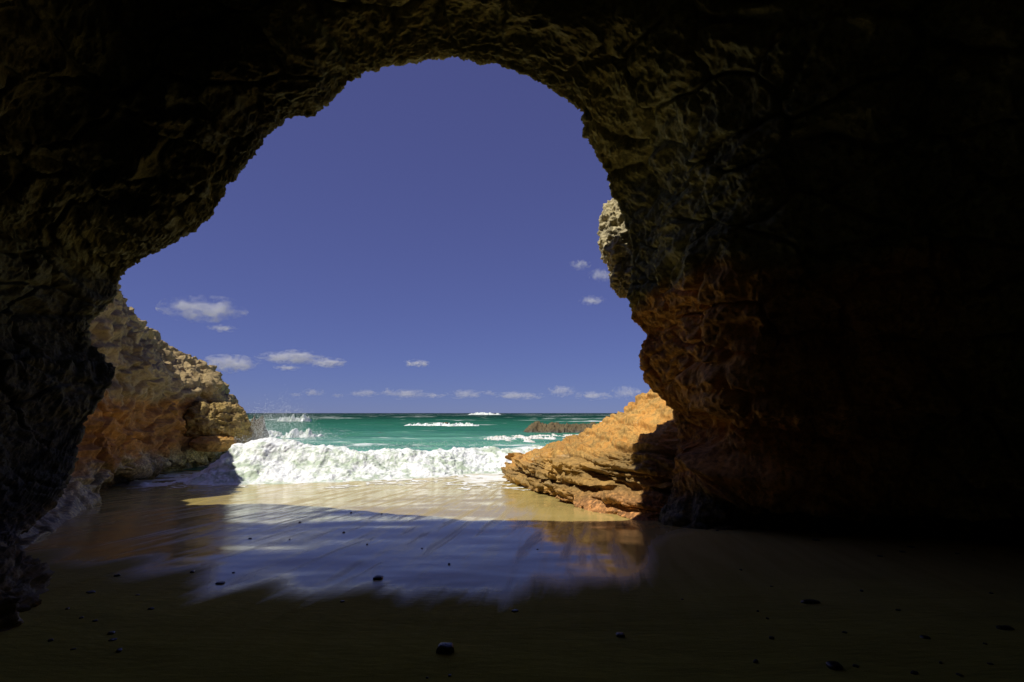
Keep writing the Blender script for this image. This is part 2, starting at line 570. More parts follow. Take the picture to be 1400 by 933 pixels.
# the rim's depth follows from where its shadow falls on the sand: about 10.3 m out in the middle, farther out on the left
_sl = abs(SUN_H[1]) / math.tan(SUN_EL)
for _k in range(16, 28):
    _rz = ray(LIP[_k][0], LIP[_k][1])[2]
    LIP[_k] = (LIP[_k][0], LIP[_k][1], (10.3 - (CAM_H + 0.3) * _sl) / (1 + _sl * _rz))
for _k, _d in {3: 9.4, 4: 10.0, 5: 10.4, 6: 10.8, 7: 11.0, 8: 11.0, 9: 11.1, 10: 11.4, 11: 11.5, 12: 11.0, 13: 10.2, 14: 9.6, 15: 9.1,
               28: 8.5, 29: 9.0, 30: 9.5}.items():
    LIP[_k] = (LIP[_k][0], LIP[_k][1], _d)
STATIONS = [
    {0: (-6.9, 6.5, -.4), 6: (-8.4, 8.2, 2.4), 11: (-8.7, 8.6, 4.9), 17: (-4.6, 6.6, 7.3), 24: (-.9, 6.3, 7.6), 28: (2.1, 6.6, 7.4),
     31: (2.75, 7.1, 5.7), 36: (3.3, 7.4, 3.4), 39: (3.7, 8.6, 1.7), 41: (4.1, 9.3, .5), 42: (4.4, 9.6, -.4)},
    {0: (-5.9, 3.5, -.3), 6: (-7.2, 4, 2.4), 11: (-7.6, 4, 5.0), 17: (-4.6, 3.8, 7.4), 24: (-.2, 3.6, 8.2), 28: (4.0, 3.7, 8.1),
     31: (5.0, 4.4, 6.3), 36: (6.7, 6.5, 3.6), 39: (7.1, 7.3, 1.8), 42: (7.4, 8.1, -.4)},
    {0: (-5.5, -2, -.3), 11: (-6.5, -2, 4), 17: (-4.5, -2, 6.5), 24: (1, -2, 7.6), 28: (6, -1, 7), 31: (9, 1, 5), 36: (10.5, 2.5, 3),
     42: (10.5, 3.2, -.3)},
    {0: (-4.0, -8, -.3), 11: (-4.5, -8, 3), 17: (-3, -8, 5), 24: (1, -8, 6), 28: (5, -8, 5), 36: (8, -7, 2.5), 42: (8.5, -6.5, -.3)},
    {0: (-0.5, -11.5, -.3), 11: (-.5, -11.5, 1.2), 24: (1.5, -11.5, 2.2), 36: (3.5, -11.5, 1.2), 42: (3.5, -11.5, -.3)},
    {0: (1.4, -12, 0.3), 42: (1.6, -12, 0.3)},
]


def build_cave():
    lip = np.array([at(*p) for p in LIP])
    rows = []
    cen = np.array([-2.0, 9.0, 2.5])
    outw = lip - cen
    outw[:, 1] = 0
    outw[:, 2] = np.maximum(outw[:, 2], 0.0)
    outw /= np.linalg.norm(outw, axis=1, keepdims=True)
    shade_brow = np.interp(np.arange(NK), [21.8, 23.2, 24.5, 25.7], [0, 1, 1, 0])       # unseen bulge above the rim, shaped to shade the right ledge and wall
    for o, dy, bulge in ((22, -16.0, 0), (14, -8.5, 0), (9, -3.8, 0), (5, -1.9, 0.1), (1.7, -0.6, 1.95), (0.7, -0.28, 0.85)):
        q = lip + outw * o
        q[:, 1] += dy + shade_brow * bulge
        rows.append(q)
    rows.append(lip)
    inn = lip + outw * 0.30
    inn[:, 1] -= 0.75
    rows.append(inn)
    for st in STATIONS:
        ks = sorted(st)
        v = np.array([st[k] for k in ks])
        q = np.stack([np.interp(np.arange(NK), ks, v[:, i]) for i in range(3)], 1)
        q = np.concatenate([q[:1], (q[:-2] + 2 * q[1:-1] + q[2:]) / 4, q[-1:]])
        rows.append(q)
    C = np.array(rows)                                   # rows x NK x 3
    lo, hi = C[:, :1].copy(), C[:, -1:].copy()
    lo[..., 2] = -1.6
    hi[..., 2] = -1.6
    C = np.concatenate([lo, C, hi], axis=1)
    rt = np.concatenate([np.linspace(0, 5, 60)[:-1], np.linspace(5, 6, 60)[:-1], np.linspace(6, 7, 90)[:-1],
                         np.linspace(7, 8, 190)[:-1], np.linspace(8, 9, 230)[:-1], np.linspace(9, 10, 70)[:-1], np.linspace(10, 13, 60)])
    ct = np.concatenate([np.linspace(0, 1, 20)[:-1], np.linspace(1, NK, 860)[:-1], np.linspace(NK, NK + 1, 40)])
    V = patch(C, len(rt), len(ct), rt, ct)
    N = grid_normals(smooth(V, 8))
    N = smooth(N, 4)
    # make the normals point into the open space of the cave
    mid = V[290, 450]
    if np.dot(N[290, 450], np.array([0, 6, 2.5]) - mid) < 0:
        N = -N
    away = np.clip(np.abs(rt - 6.0) / 1.4, 0, 1)[:, None]
    big = 0.10 + 0.9 * away
    q = V + 0.35 * np.stack([fbm(V * 0.7 + s, 2) for s in (0, 31, 57)], -1)
    d = big * 0.42 * fbm(q * 0.42, 3)
    d += (0.25 + 0.75 * away) * 0.22 * fbm(q * [1.1, 1.1, 1.6] + 3, 4, mode='ridge')
    w1, w2 = worley(q * [1.7, 1.7, 1.9])
    d += (0.3 + 0.7 * away) * 0.20 * (w1 - 0.45)
    w1, w2 = worley(q * [4.6, 4.6, 5.4] + 11)
    d += 0.085 * (w1 - 0.45)
    c1, c2 = worley(q * [0.9, 0.9, 1.5] + 21)
    d -= (0.15 + 0.85 * away) * 0.16 * sstep(0.10, 0.0, c2 - c1)
    d += 0.05 * fbm(q * [6.5, 6.5, 9] + 7, 3, mode='ridge')
    d += (0.022 + 0.03 * (1 - away)) * fbm(q * 15, 3, 0.6, mode='ridge')
    # beds of rock standing proud on the lower right wall
    low = sstep(2.6, 1.2, V[..., 2]) * sstep(0.5, 3, V[..., 0])
    zz = V[..., 2] + 0.25 * fbm(V * [0.5, 0.5, 0.5] + 2, 2)
    d += away * low * 0.30 * perlin(np.stack([V[..., 0] * 0.25, V[..., 1] * 0.25, zz * 2.3], -1))
    # a rock shelf with an undercut along the foot of the right wall
    zs = V[..., 2] + 0.22 * fbm(V * 0.45 + 8, 3)
    side = away * sstep(2.2, 3.4, V[..., 0]) * sstep(3.0, 5.0, V[..., 1])
    d += side * (0.55 * sstep(1.15, 0.85, zs) - 0.50 * sstep(0.5, 0.2, zs) + 0.25 * sstep(2.5, 2.2, zs) - 0.22 * sstep(1.9, 1.5, zs))
    V = V + N * d[..., None]
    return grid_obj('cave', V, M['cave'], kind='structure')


cave = build_cave()


def blob(name, center, radii, mat, seed=0, amp=0.22, freq=1.2, n=(90, 60), rot=0.0, flat=None, cells=0.12, **kw):
    """an irregular boulder: a displaced ellipsoid with weathered faces"""
    nu, nv = n
    th = np.linspace(0, 2 * math.pi, nu, endpoint=False)
    ph = np.linspace(0.001, math.pi - 0.001, nv)
    TH, PH = np.meshgrid(th, ph)
    S = np.stack([np.cos(TH) * np.sin(PH), np.sin(TH) * np.sin(PH), np.cos(PH)], -1)
    S = np.sign(S) * np.abs(S) ** 0.85
    S /= np.linalg.norm(S, axis=-1, keepdims=True) ** 0.6
    R = np.array(radii)
    s = float(np.mean(R))
    P = S * R
    q = P * freq / s + seed * 7.7
    w1, _ = worley(q * 1.6)
    d = amp * s * fbm(q, 5, 0.55) + cells * s * (w1 - 0.5) + 0.5 * amp * s * fbm(q * [2.5, 2.5, 4] + 5, 4, mode='ridge')
    P = P + S * d[..., None]
    if flat is not None:
        P[..., 2] = np.maximum(P[..., 2], flat)
    c, sn = math.cos(rot), math.sin(rot)
    P = np.stack([P[..., 0] * c - P[..., 1] * sn, P[..., 0] * sn + P[..., 1] * c, P[..., 2]], -1)
    me = arrays_mesh(name, P.reshape(-1, 3), grid_faces(nv, nu, True, wrap=True))
    return obj(name, me, mat, loc=tuple(center), **kw)


# pale rock standing proud of the rim on the right, in the sun
blob('outcrop', at(847, 322, 10.85), (0.36, 0.60, 0.74), M['pale'], seed=3, n=(200, 150), amp=0.3, freq=1.5, cells=0.2, parent=cave)
blob('outcrop', at(859, 376, 10.85), (0.30, 0.50, 0.44), M['pale'], seed=4, n=(160, 110), amp=0.34, freq=1.7, cells=0.2, parent=cave)

# ------------------------------------------------------------------ headland on the left, beyond the cave
def build_headland():
    # u, ridge v, ridge depth, face depth, foot edge v, foot depth
    cols = [(-30, 200, 10.5, 8.5, 775, 7.0), (20, 250, 12, 9.3, 745, 7.9), (60, 320, 14, 10.5, 722, 9.2), (100, 375, 17, 12.5, 701, 11.2),
            (131, 350, 20, 14.5, 684, 13.2), (140, 375, 21, 15.0, 651, 14.4), (165, 422, 24, 16.8, 646, 16), (200, 453, 27, 19, 639, 18.3), (235, 478, 29, 21.3, 633, 20.6),
            (265, 487, 31, 23.3, 628, 22.6), (290, 512, 31.5, 25, 622, 24.2), (308, 548, 30.5, 27, 614, 26), (322, 572, 31, 28, 612, 27.4), (332, 598, 31, 29, 613, 28.6)]
    rows = [[] for _ in range(10)]
    for u, rv, rd, fd, bv, bd in cols:
        r = at(u, rv, rd)
        sh_v = rv + 44 if rv < 495 else rv + 10
        face_top = min(max(548, sh_v + 6), bv - 30)
        pts = [r + [-7, 2, -4], r + [-2.5, 0.8, -0.6], r, at(u + 4, rv + (sh_v - rv) * 0.5, (rd + fd) / 2 + 0.3), at(u + 8 if u > 140 else u, sh_v, fd + 0.25),
               at(u + 4 if u > 140 else u, face_top, fd - 0.1), at(u, face_top + (bv - face_top) * 0.55, fd - 0.45), at(u, bv, bd)]
        if u <= 60:
            pts[:7] = [p + np.array([-2.6, 0.6, 0]) for p in pts[:7]]
        elif u <= 100:
            pts[:7] = [p + np.array([-0.9, 0.3, 0]) for p in pts[:7]]
        if u <= 100:
            pts[:5] = [p + np.array([0, 0, 2.0]) for p in pts[:5]]  # unseen upper rows raised so their shadow covers the sand below
        f = at(u, bv, bd)
        under = 0.3 if u < 135 else 1.0
        pts += [f + [-0.9 * under, 0.25, -0.18], f + [-1.4 * under, 0.3, -1.4]]
        for i, p in enumerate(pts):
            rows[i].append(p)
    C = np.array(rows)
    rt = np.concatenate([np.linspace(0, 2, 30)[:-1], np.linspace(2, 7, 330)[:-1], np.linspace(7, 9, 50)])
    V = patch(C, len(rt), 560, rt)
    N = smooth(grid_normals(smooth(V, 6)), 4)
    if N[200, 200] @ (np.array([0, 8, 2]) - V[200, 200]) < 0:
        N = -N
    q = V + 0.3 * np.stack([fbm(V * 0.6 + s, 2) for s in (3, 41, 77)], -1)
    w0, w02 = worley(q * [0.55, 0.55, 0.8] + 2)
    d = 0.55 * (w0 - 0.5) - 0.28 * sstep(0.16, 0.0, w02 - w0) + 0.38 * fbm(q * 0.5 + 4, 3) + 0.26 * fbm(q * [1.0, 1.0, 1.9] + 9, 4, mode='ridge')
    w1, _ = worley(q * [1.5, 1.5, 2.6])
    d += 0.24 * (w1 - 0.45)
    w1, _ = worley(q * [3.8, 3.8, 6.0] + 5)
    d += 0.10 * (w1 - 0.45)
    zz = V[..., 2] + 0.2 * fbm(V * 0.4 + 2, 2)
    d += 0.16 * perlin(np.stack([V[..., 0] * 0.2, V[..., 1] * 0.2, zz * 3.0], -1))
    d += 0.04 * fbm(q * 8, 3, mode='ridge')
    near = sstep(11, 15, V[..., 1])
    V = V + N * (d * (0.30 + 0.70 * near))[..., None]
    return grid_obj('headland', V, M['headland'], label='sloping headland of grey and orange rock running from the cave wall into the surf', cat='cliff')


headland = build_headland()
blob('boulder', at(289, 580, 23.5), (1.2, 1.5, 0.85), M['boulder'], seed=9, n=(220, 150), amp=0.30, freq=1.4, cells=0.22, parent=headland)
blob('boulder', at(313, 595, 24.5), (0.75, 1.0, 0.55), M['boulder'], seed=12, n=(120, 80), amp=0.35, freq=1.4, cells=0.22, parent=headland)
blob('ledge', at(293, 606, 22.5), (0.75, 0.9, 0.30), M['ledge'], seed=10, n=(120, 80), amp=0.22, freq=1.3, parent=headland)

# ------------------------------------------------------------------ sunlit ledge on the right
def build_ledge():
    # u at ridge, ridge (v, d), slope mid (u,v,d), crest (u,v,d), face mid, undercut, foot top, base
    G = on_sand
    b = lambda u, v, e=0.0: G(u, v) + np.array([0, e, 0])
    cols = [
        [at(1010, 480, 14), at(1000, 540, 12.2), at(990, 600, 10.9), at(985, 640, 10.5), at(980, 670, 10.5), at(975, 695, 10.2), b(975, 716)],
        [at(940, 470, 15), at(935, 530, 12.6), at(930, 590, 11.2), at(930, 632, 10.7), at(928, 665, 10.8), at(925, 690, 10.45), b(925, 713)],
        [at(905, 512, 15), at(897, 560, 12.9), at(886, 602, 11.5), at(884, 640, 11.0), at(884, 668, 11.1), at(880, 690, 10.6), b(878, 710)],
        [at(882, 541, 15.5), at(860, 580, 13.5), at(842, 613, 12.2), at(842, 645, 11.8), at(840, 668, 11.9), at(836, 683, 11.2), b(834, 702)],
        [at(850, 562, 16), at(828, 592, 14.5), at(805, 622, 13.1), at(806, 648, 12.7), at(804, 664, 12.8), at(800, 676, 12.2), b(797, 693)],
        [at(818, 582, 17), at(796, 604, 15.6), at(772, 624, 14.2), at(774, 647, 13.7), at(772, 660, 13.9), at(766, 667, 13.3), b(762, 685)],
        [at(788, 598, 18), at(768, 611, 16.8), at(749, 624, 15.5), at(750, 645, 15.0), at(748, 656, 15.2), at(742, 662, 14.9), b(744, 674)],
        [at(757, 612, 19), at(745, 617, 18.2), at(729, 626, 17.0), at(728, 641, 16.6), at(728, 650, 16.6), at(724, 657, 16.6), b(722, 665)],
        [at(728, 618, 20), at(722, 622, 19.4), at(712, 630, 18.4), at(708, 641, 18.2), at(708, 648, 18.2), at(706, 654, 18.3), b(704, 659)],
        [at(708, 624, 20.6), at(704, 628, 20.3), at(697, 636, 19.6), at(693, 644, 19.4), at(694, 650, 19.4), at(694, 655, 19.5), b(693, 659)],
        [at(702, 634, 20.8), at(698, 638, 20.7), at(692, 642, 20.3), at(689, 648, 20.2), at(690, 653, 20.2), at(690, 657, 20.2), b(690, 661)],
    ]
    C = []
    for c in cols:
        top, base = c[0], c[-1]
        C.append([top + [1.2, 3.0, -2.6], top + [0.5, 1.0, -0.5]] + c + [base + [0.1, 0.15, -0.7]])
    C = np.swapaxes(np.array(C), 0, 1)
    rt = np.concatenate([np.linspace(0, 2, 30)[:-1], np.linspace(2, 8, 330)[:-1], np.linspace(8, 9, 20)])
    V = patch(C, len(rt), 640, rt)
    N = smooth(grid_normals(smooth(V, 6)), 4)
    if N[120, 300] @ (np.array([-4, 8, 6]) - V[120, 300]) < 0:
        N = -N
    slope = sstep(0.35, 0.75, N[..., 2])
    q = V + 0.22 * np.stack([fbm(V * 0.8 + s, 2) for s in (13, 44, 71)], -1)
    d = 0.16 * fbm(q * 0.7 + 2, 3)
    d += (1 - 0.55 * slope) * 0.17 * fbm(q * [1.1, 1.1, 2.8] + 9, 4, mode='ridge')
    w1, _ = worley(q * [1.5, 1.5, 3.2] + 4)
    d += (1 - 0.6 * slope) * 0.24 * (w1 - 0.5)
    w1, _ = worley(q * [4.2, 4.2, 8.0] + 8)
    d += (1 - 0.4 * slope) * 0.075 * (w1 - 0.45)
    zz = V[..., 2] + 0.10 * V[..., 0] + 0.15 * fbm(V * 0.5 + 2, 2)
    d += 0.09 * perlin(np.stack([V[..., 0] * 0.3, V[..., 1] * 0.3, zz * 6.0], -1))
    d += 0.05 * perlin(np.stack([V[..., 0] * 0.5, V[..., 1] * 0.5, zz * 15.0 + 4], -1))
    st = perlin(np.stack([V[..., 0] * 0.35, V[..., 1] * 0.35, zz * 4.2 + 2], -1))
    d += (1 - 0.75 * slope) * 0.20 * (sstep(-0.12, 0.10, st) - 0.5)
    st = perlin(np.stack([V[..., 0] * 0.5, V[..., 1] * 0.5, zz * 11 + 7], -1))
    d += 0.055 * (sstep(-0.1, 0.1, st) - 0.5)
    d += 0.03 * fbm(q * [9, 9, 16], 3, mode='ridge')
    V = V + N * d[..., None]
    return grid_obj('rock_ledge', V, M['ledge'], label='orange layered sandstone ledge sloping from the cave wall down to sunlit sand', cat='rock ledge')


ledge = build_ledge()

# ------------------------------------------------------------------ rocks by the cave wall and out in the water
c = (on_sand(0, 900) + on_sand(86, 775)) / 2
blob('boulder', c + np.array([-0.50, -0.33, 0.02]), (0.54, 1.65, 0.34), M['grey'], seed=21, n=(260, 170), amp=0.24, freq=1.9, cells=0.16,
     rot=math.radians(33.5), label='low wet grey boulder on the sand against the left cave wall', cat='boulder')


def reef(name, u0, u1, vtop, vbase, label, seed, thick=2.0, n=(260, 40)):
    d = (CAM_H - SEA_Z) / -ray(700, vbase)[2]
    x0, x1 = at(u0, vbase, d)[0], at(u1, vbase, d)[0]
    h = at(700, vtop, d)[2] - SEA_Z
    s, t = np.meshgrid(np.linspace(0, 1, n[0]), np.linspace(-1, 1, n[1]), indexing='ij')
    X = x0 + (x1 - x0) * s
    Y = d + thick * t + 0.6 * perlin(np.stack([X * 0.3, t * 0 + seed, t * 0], -1))
    env = np.minimum(sstep(0, 0.16, s), sstep(1.0, 0.93, s)) * (1 - t * t) ** 0.6
    P = np.stack([X, Y, 0 * X], -1)
    Z = h * env * (0.85 + 0.6 * fbm(P * 0.5 + seed, 4) + 0.55 * fbm(P * 1.5 + seed, 4, mode='ridge')) - 0.25
    P[..., 2] = SEA_Z + Z
    return grid_obj(name, P, M['reef'], recenter=True, label=label, cat='reef')


reef('reef', 708, 840, 577, 592, 'long dark brown reef breaking the green water behind the orange ledge', 3, 2.6, (300, 50))
reef('reef', 596, 613, 576.5, 581.5, 'small dark rock tip poking through a line of white surf', 8, 1.5, (60, 24))
reef('reef', 505, 545, 588.5, 592, 'flat brown rock barely awash in the green water', 13, 1.6, (90, 24))
reef('reef', 340, 366, 570, 603, 'dark wet rock standing in the spray at the headland tip', 17, 0.7, (80, 30))

# ------------------------------------------------------------------ breaking waves
def build_wave():
    xs = np.linspace(-14.5, 4.5, 760)
    ss = np.linspace(0, 1, 170)
    X, S = np.meshgrid(xs, ss, indexing='ij')
    # crest height along the wave, read off the photograph
    cu = [(-14.5, -0.62), (-11.2, -0.62), (-10.4, -0.2), (-9.7, 0.62), (-8.8, 0.75), (-7.6, 0.42), (-5.8, 0.26), (-3, 0.18), (0, 0.14), (2, 0.16), (4.5, 0.2)]
    hc = np.interp(X, [a for a, _ in cu], [b for _, b in cu])
    foot = np.interp(X, [-14.5, -10, -8, -5, -3, -1.5, 0, 4.5], [17.6, 17.7, 18.2, 19.0, 20.2, 21.4, 22.0, 22.8]) + 0.45 * fbm(np.stack([X * 0.6, X * 0, X * 0], -1), 4, 0.6)
    prof_y = np.interp(S, [0, 0.12, 0.35, 0.55, 0.68, 0.82, 1], [0.0, 0.5, 1.5, 2.3, 3.0, 4.2, 6.2])
    prof_h = np.interp(S, [0, 0.12, 0.35, 0.55, 0.68, 0.82, 1], [0.0, 0.14, 0.55, 0.93, 1.0, 0.72, 0.0])
    prof_y = smooth(prof_y, 6)
    prof_h = smooth(prof_h, 6)
    Y = foot + prof_y
    base = np.where(S < 0.3, sand_z(X, Y) - 0.02, SEA_Z - 0.12)
    base = (1 - sstep(0.1, 0.5, S)) * (sand_z(X, Y) - 0.02) + sstep(0.1, 0.5, S) * (SEA_Z - 0.12)
    P = np.stack([X, Y, base + prof_h * (hc - base)], -1)
    N = smooth(grid_normals(P), 3)
    if N[300, 60, 2] < 0:
        N = -N
    k = sstep(0, 0.12, S) * sstep(1.0, 0.75, S)
    q = P + 0.25 * np.stack([fbm(P * 0.9 + s, 2) for s in (1, 22, 43)], -1)
    d = 0.20 * fbm(q * [0.7, 0.8, 0.8], 3) + 0.07 * fbm(q * [3.5, 2.2, 2.2], 4, 0.55, mode='billow') + 0.13 * fbm(q * [1.5, 0.9, 0.9] + 4, 4, 0.5, mode='billow') * 0.7 + 0.035 * fbm(q * [7, 5, 5], 3, 0.6)
    P = P + N * (d * k)[..., None]
    return grid_obj('breaking_wave', P, M['foam'], recenter=True, label='broad white breaking wave rolling onto the sand across the cove', cat='wave')


wave = build_wave()


def breaker(u0, u1, v, vtop, label, seed, depth=2.0, mat='foam', n=(240, 40), tilt=0.0):
    d = (CAM_H - SEA_Z) / -ray(700, v)[2]
    x0, x1 = at(u0, v, d)[0], at(u1, v, d)[0]
    h = max(at(700, vtop, d)[2] - SEA_Z, 0.1)
    s, t = np.meshgrid(np.linspace(0, 1, n[0]), np.linspace(0, 1, n[1]), indexing='ij')
    X = x0 + (x1 - x0) * s
    L = abs(x1 - x0)
    Y = d + depth * (t - 0.2) + tilt * (s - 0.5) + depth * 0.3 * perlin(np.stack([s * 9, 0 * s + seed, 0 * s], -1))
    env = sstep(0, 0.15, s) * sstep(1, 0.85, s) * np.interp(t, [0, 0.3, 0.5, 1], [0, 0.9, 1, 0])
    fr = 14.0 / L
    P = np.stack([s * 14, t * 2.2, 0 * s + seed], -1)
    Z = h * env * np.clip(0.8 + 1.3 * fbm(P * [0.7, 0.7, 1], 4) + 0.7 * fbm(P * [2.5, 1.5, 1], 4, mode='billow'), 0, 1.25) - 0.2 * h - 0.05
    keep = None
    P = np.stack([X, Y, SEA_Z + Z], -1)
    return grid_obj('breaking_wave', P, M[mat], recenter=True, label=label, cat='wave')


breaker(545, 665, 582.5, 578, 'thin white breaker curling around a small dark rock tip far out', 5, 7.0)
breaker(636, 688, 567.3, 564.0, 'white line of surf lying on the far horizon', 6, 30.0)
breaker(375, 425, 577, 566, 'white surf bursting behind the spray off the headland tip', 7, 6.0)
breaker(650, 835, 600, 596, 'foamy white wash spreading in front of the long reef', 11, 16.0, 'foam_thin', (420, 90), 8)
breaker(330, 440, 598, 586, 'tall surging white swell beside the headland boulder', 14, 4.0)


# thin foam sliding over the sand: lace with holes
def build_swash():
    xs = np.linspace(-13, 1.6, 560)
    ys = np.linspace(13.5, 23, 380)
    X, Y = np.meshgrid(xs, ys, indexing='ij')
    P = np.stack([X, Y, 0 * X], -1)
    Z = sand_z(X, Y) + 0.035 * fbm(P * [0.35, 0.5, 1], 3) + 0.006
    q = np.stack([X, Y, 0 * X], -1) + 0.5 * np.stack([fbm(P * 1.1 + s, 3) for s in (2, 19, 37)], -1)
    w1, w2 = worley(q * [1.6, 1.1, 1])
    lace = 0.10 - (w2 - w1) + 0.5 * fbm(P * [0.5, 0.35, 1] + 3, 3)
    front = np.interp(X, [-13, -10, -8, -5, -2.2, -1.2, -0.2, 1.6], [17.0, 16.2, 16.7, 17.2, 16.8, 15.2, 15.8, 15.0]) + 0.7 * fbm(P * [0.7, 0.2, 1], 3)
    m = lace + 0.08 * (Y - front) - 0.12
    m = np.where(Y < front, -1, m)
    m = m + 0.10 * fbm(P * 5.0, 3)
    P[..., 2] = Z + 0.006 * np.clip(m, 0, 1)
    grid_obj('foam', P, M['foam_thin'], keep=m > 0, kind='stuff', label='lacy white foam left on the sunlit sand by the wave', cat='foam')


build_swash()


# spray thrown up where the wave meets the headland, and along the crest
def build_spray():
    rng = np.random.default_rng(5)
    oct_v = np.array([[1, 0, 0], [-1, 0, 0], [0, 1, 0], [0, -1, 0], [0, 0, 1], [0, 0, -1]], float)
    oct_f = np.array([[0, 2, 4], [2, 1, 4], [1, 3, 4], [3, 0, 4], [2, 0, 5], [1, 2, 5], [3, 1, 5], [0, 3, 5]])
    pts, rad = [], []
    plumes = [(362, 585, 26, 22, 22, 4000, 0.009), (345, 600, 25, 20, 12, 2600, 0.009), (395, 578, 27, 30, 16, 3600, 0.009), (330, 612, 23.5, 22, 10, 2200, 0.009),
              (390, 562, 27, 14, 16, 260, 0.008), (386, 545, 27, 7, 12, 70, 0.007), (420, 596, 24, 35, 8, 2400, 0.009)]
    for u, v, d, su, sv, n, r in plumes:
        for _ in range(n):
            a, b = rng.normal(size=2) * 0.6
            pts.append(at(u + a * su, v + b * sv, d + rng.normal() * 0.5))
            rad.append(r * rng.uniform(0.25, 1.2))
    for _ in range(2600):
        u = rng.uniform(320, 760)
        pts.append(at(u, np.interp(u, [320, 420, 500, 760], [600, 606, 611, 606]) + rng.normal() * 3.0, np.interp(u, [320, 500, 600, 700], [21.3, 22.2, 23.6, 25]) + rng.normal() * 0.4))
        rad.append(0.008 * rng.uniform(0.25, 1.1))
    pts, rad = np.array(pts), np.array(rad)
    V = (pts[:, None, :] + oct_v[None] * rad[:, None, None] * rng.uniform(0.7, 1.4, (len(pts), 1, 3))).reshape(-1, 3)
    F = (oct_f[None] + 6 * np.arange(len(pts))[:, None, None]).reshape(-1, 3)
    obj('sea_spray', arrays_mesh('sea_spray', V, F), M['spray'], kind='stuff', label='white spray thrown up where the surf meets the headland', cat='spray')


build_spray()


# ------------------------------------------------------------------ stones lying on the sand
def stone_mesh(seed, n=(20, 12), blocky=0.6):
    nu, nv = n
    th = np.linspace(0, 2 * math.pi, nu, endpoint=False)
    ph = np.linspace(0.01, math.pi - 0.01, nv)
    TH, PH = np.meshgrid(th, ph)
    S = np.stack([np.cos(TH) * np.sin(PH), np.sin(TH) * np.sin(PH), np.cos(PH)], -1)
    B = np.sign(S) * np.abs(S) ** blocky
    P = B * (1 + 0.22 * fbm(S * 1.4 + seed * 5.1, 3))[..., None]
    P[..., 2] = np.maximum(P[..., 2], -0.5)
    return arrays_mesh('stone', P.reshape(-1, 3), grid_faces(nv, nu, True, wrap=True))


STONE = [stone_mesh(s) for s in range(6)]
for me in STONE:
    me.materials.append(M['pebble'])


def stone(name, u, v, wpx, hpx, label, group=None, cat='stone', k=0, rot=0.0, long=1.0):
    p = on_sand(u, v)
    w = wpx / F_PX * p[1] / 2
    h = hpx / F_PX * p[1] / 2
    o = obj(name, STONE[k % len(STONE)], None, label=label, cat=cat, group=group)
    o.location = (p[0], p[1], p[2] + h * 0.15 + 0.03 * float(fbm(np.array([[p[0] * .35, p[1] * .5, 0]]), 3)[0]))
    o.scale = (w, w * long, h)
    o.rotation_euler = (0, 0, rot)
    return o


stone('stone', 609, 893, 23, 17, 'largest loose dark stone with a pale wet edge, alone on the damp sand', k=0, long=0.8)
stone('stone', 1108, 826, 22, 7, 'flat oblong dark stone lying on the dim sand before the right wall', k=1, long=0.5)
stone('stone', 517, 792, 13, 6, 'dark stone at the end of the shining wet film', k=2)
stone('stone', 848, 867, 11, 5, 'small blocky dark stone lying alone on bare dim sand', k=3)
stone('stone', 1374, 861, 19, 6, 'flat dark stone lying in the darkest sand below the right wall', k=4, long=0.6)
stone('stone', 1141, 912, 18, 9, 'rounded dark stone half sunk in a hollow of the sand', k=5)
small = [(704, 834, 11, 4), (468, 824, 7, 4), (263, 783, 11, 5), (301, 797, 13, 4), (160, 789, 9, 5), (206, 836, 9, 5), (124, 812, 14, 4), (92, 836, 8, 5),
         (152, 868, 11, 5), (154, 877, 11, 4), (163, 891, 12, 6), (69, 878, 9, 5), (100, 890, 8, 4), (130, 852, 8, 4), (111, 848, 7, 3), (188, 816, 6, 3),
         (319, 783, 4, 3), (342, 735, 5, 2), (396, 737, 3, 2), (470, 728, 4, 3), (502, 745, 3, 3), (522, 702, 3, 2), (480, 701, 3, 3), (410, 715, 4, 3),
         (614, 773, 4, 4), (735, 752, 3, 2), (577, 750, 3, 2), (1013, 779, 5, 3), (1055, 802, 5, 2), (1036, 836, 4, 4), (1049, 845, 5, 3), (1055, 872, 8, 6),
         (1033, 903, 10, 6), (1170, 911, 9, 4), (933, 820, 4, 2), (1178, 808, 7, 4), (1228, 836, 8, 4), (1116, 739, 12, 3), (1246, 748, 12, 3),
         (1234, 754, 9, 3), (1203, 760, 8, 3), (1265, 873, 13, 5), (1286, 906, 7, 4), (1347, 882, 6, 4), (1250, 920, 12, 5), (1312, 923, 10, 4),
         (1354, 909, 8, 4), (1155, 865, 8, 3), (1309, 757, 7, 3), (1332, 753, 6, 3), (981, 727, 5, 3), (615, 925, 6, 3), (584, 928, 4, 3), (1355, 810, 6, 3)]
random.seed(3)
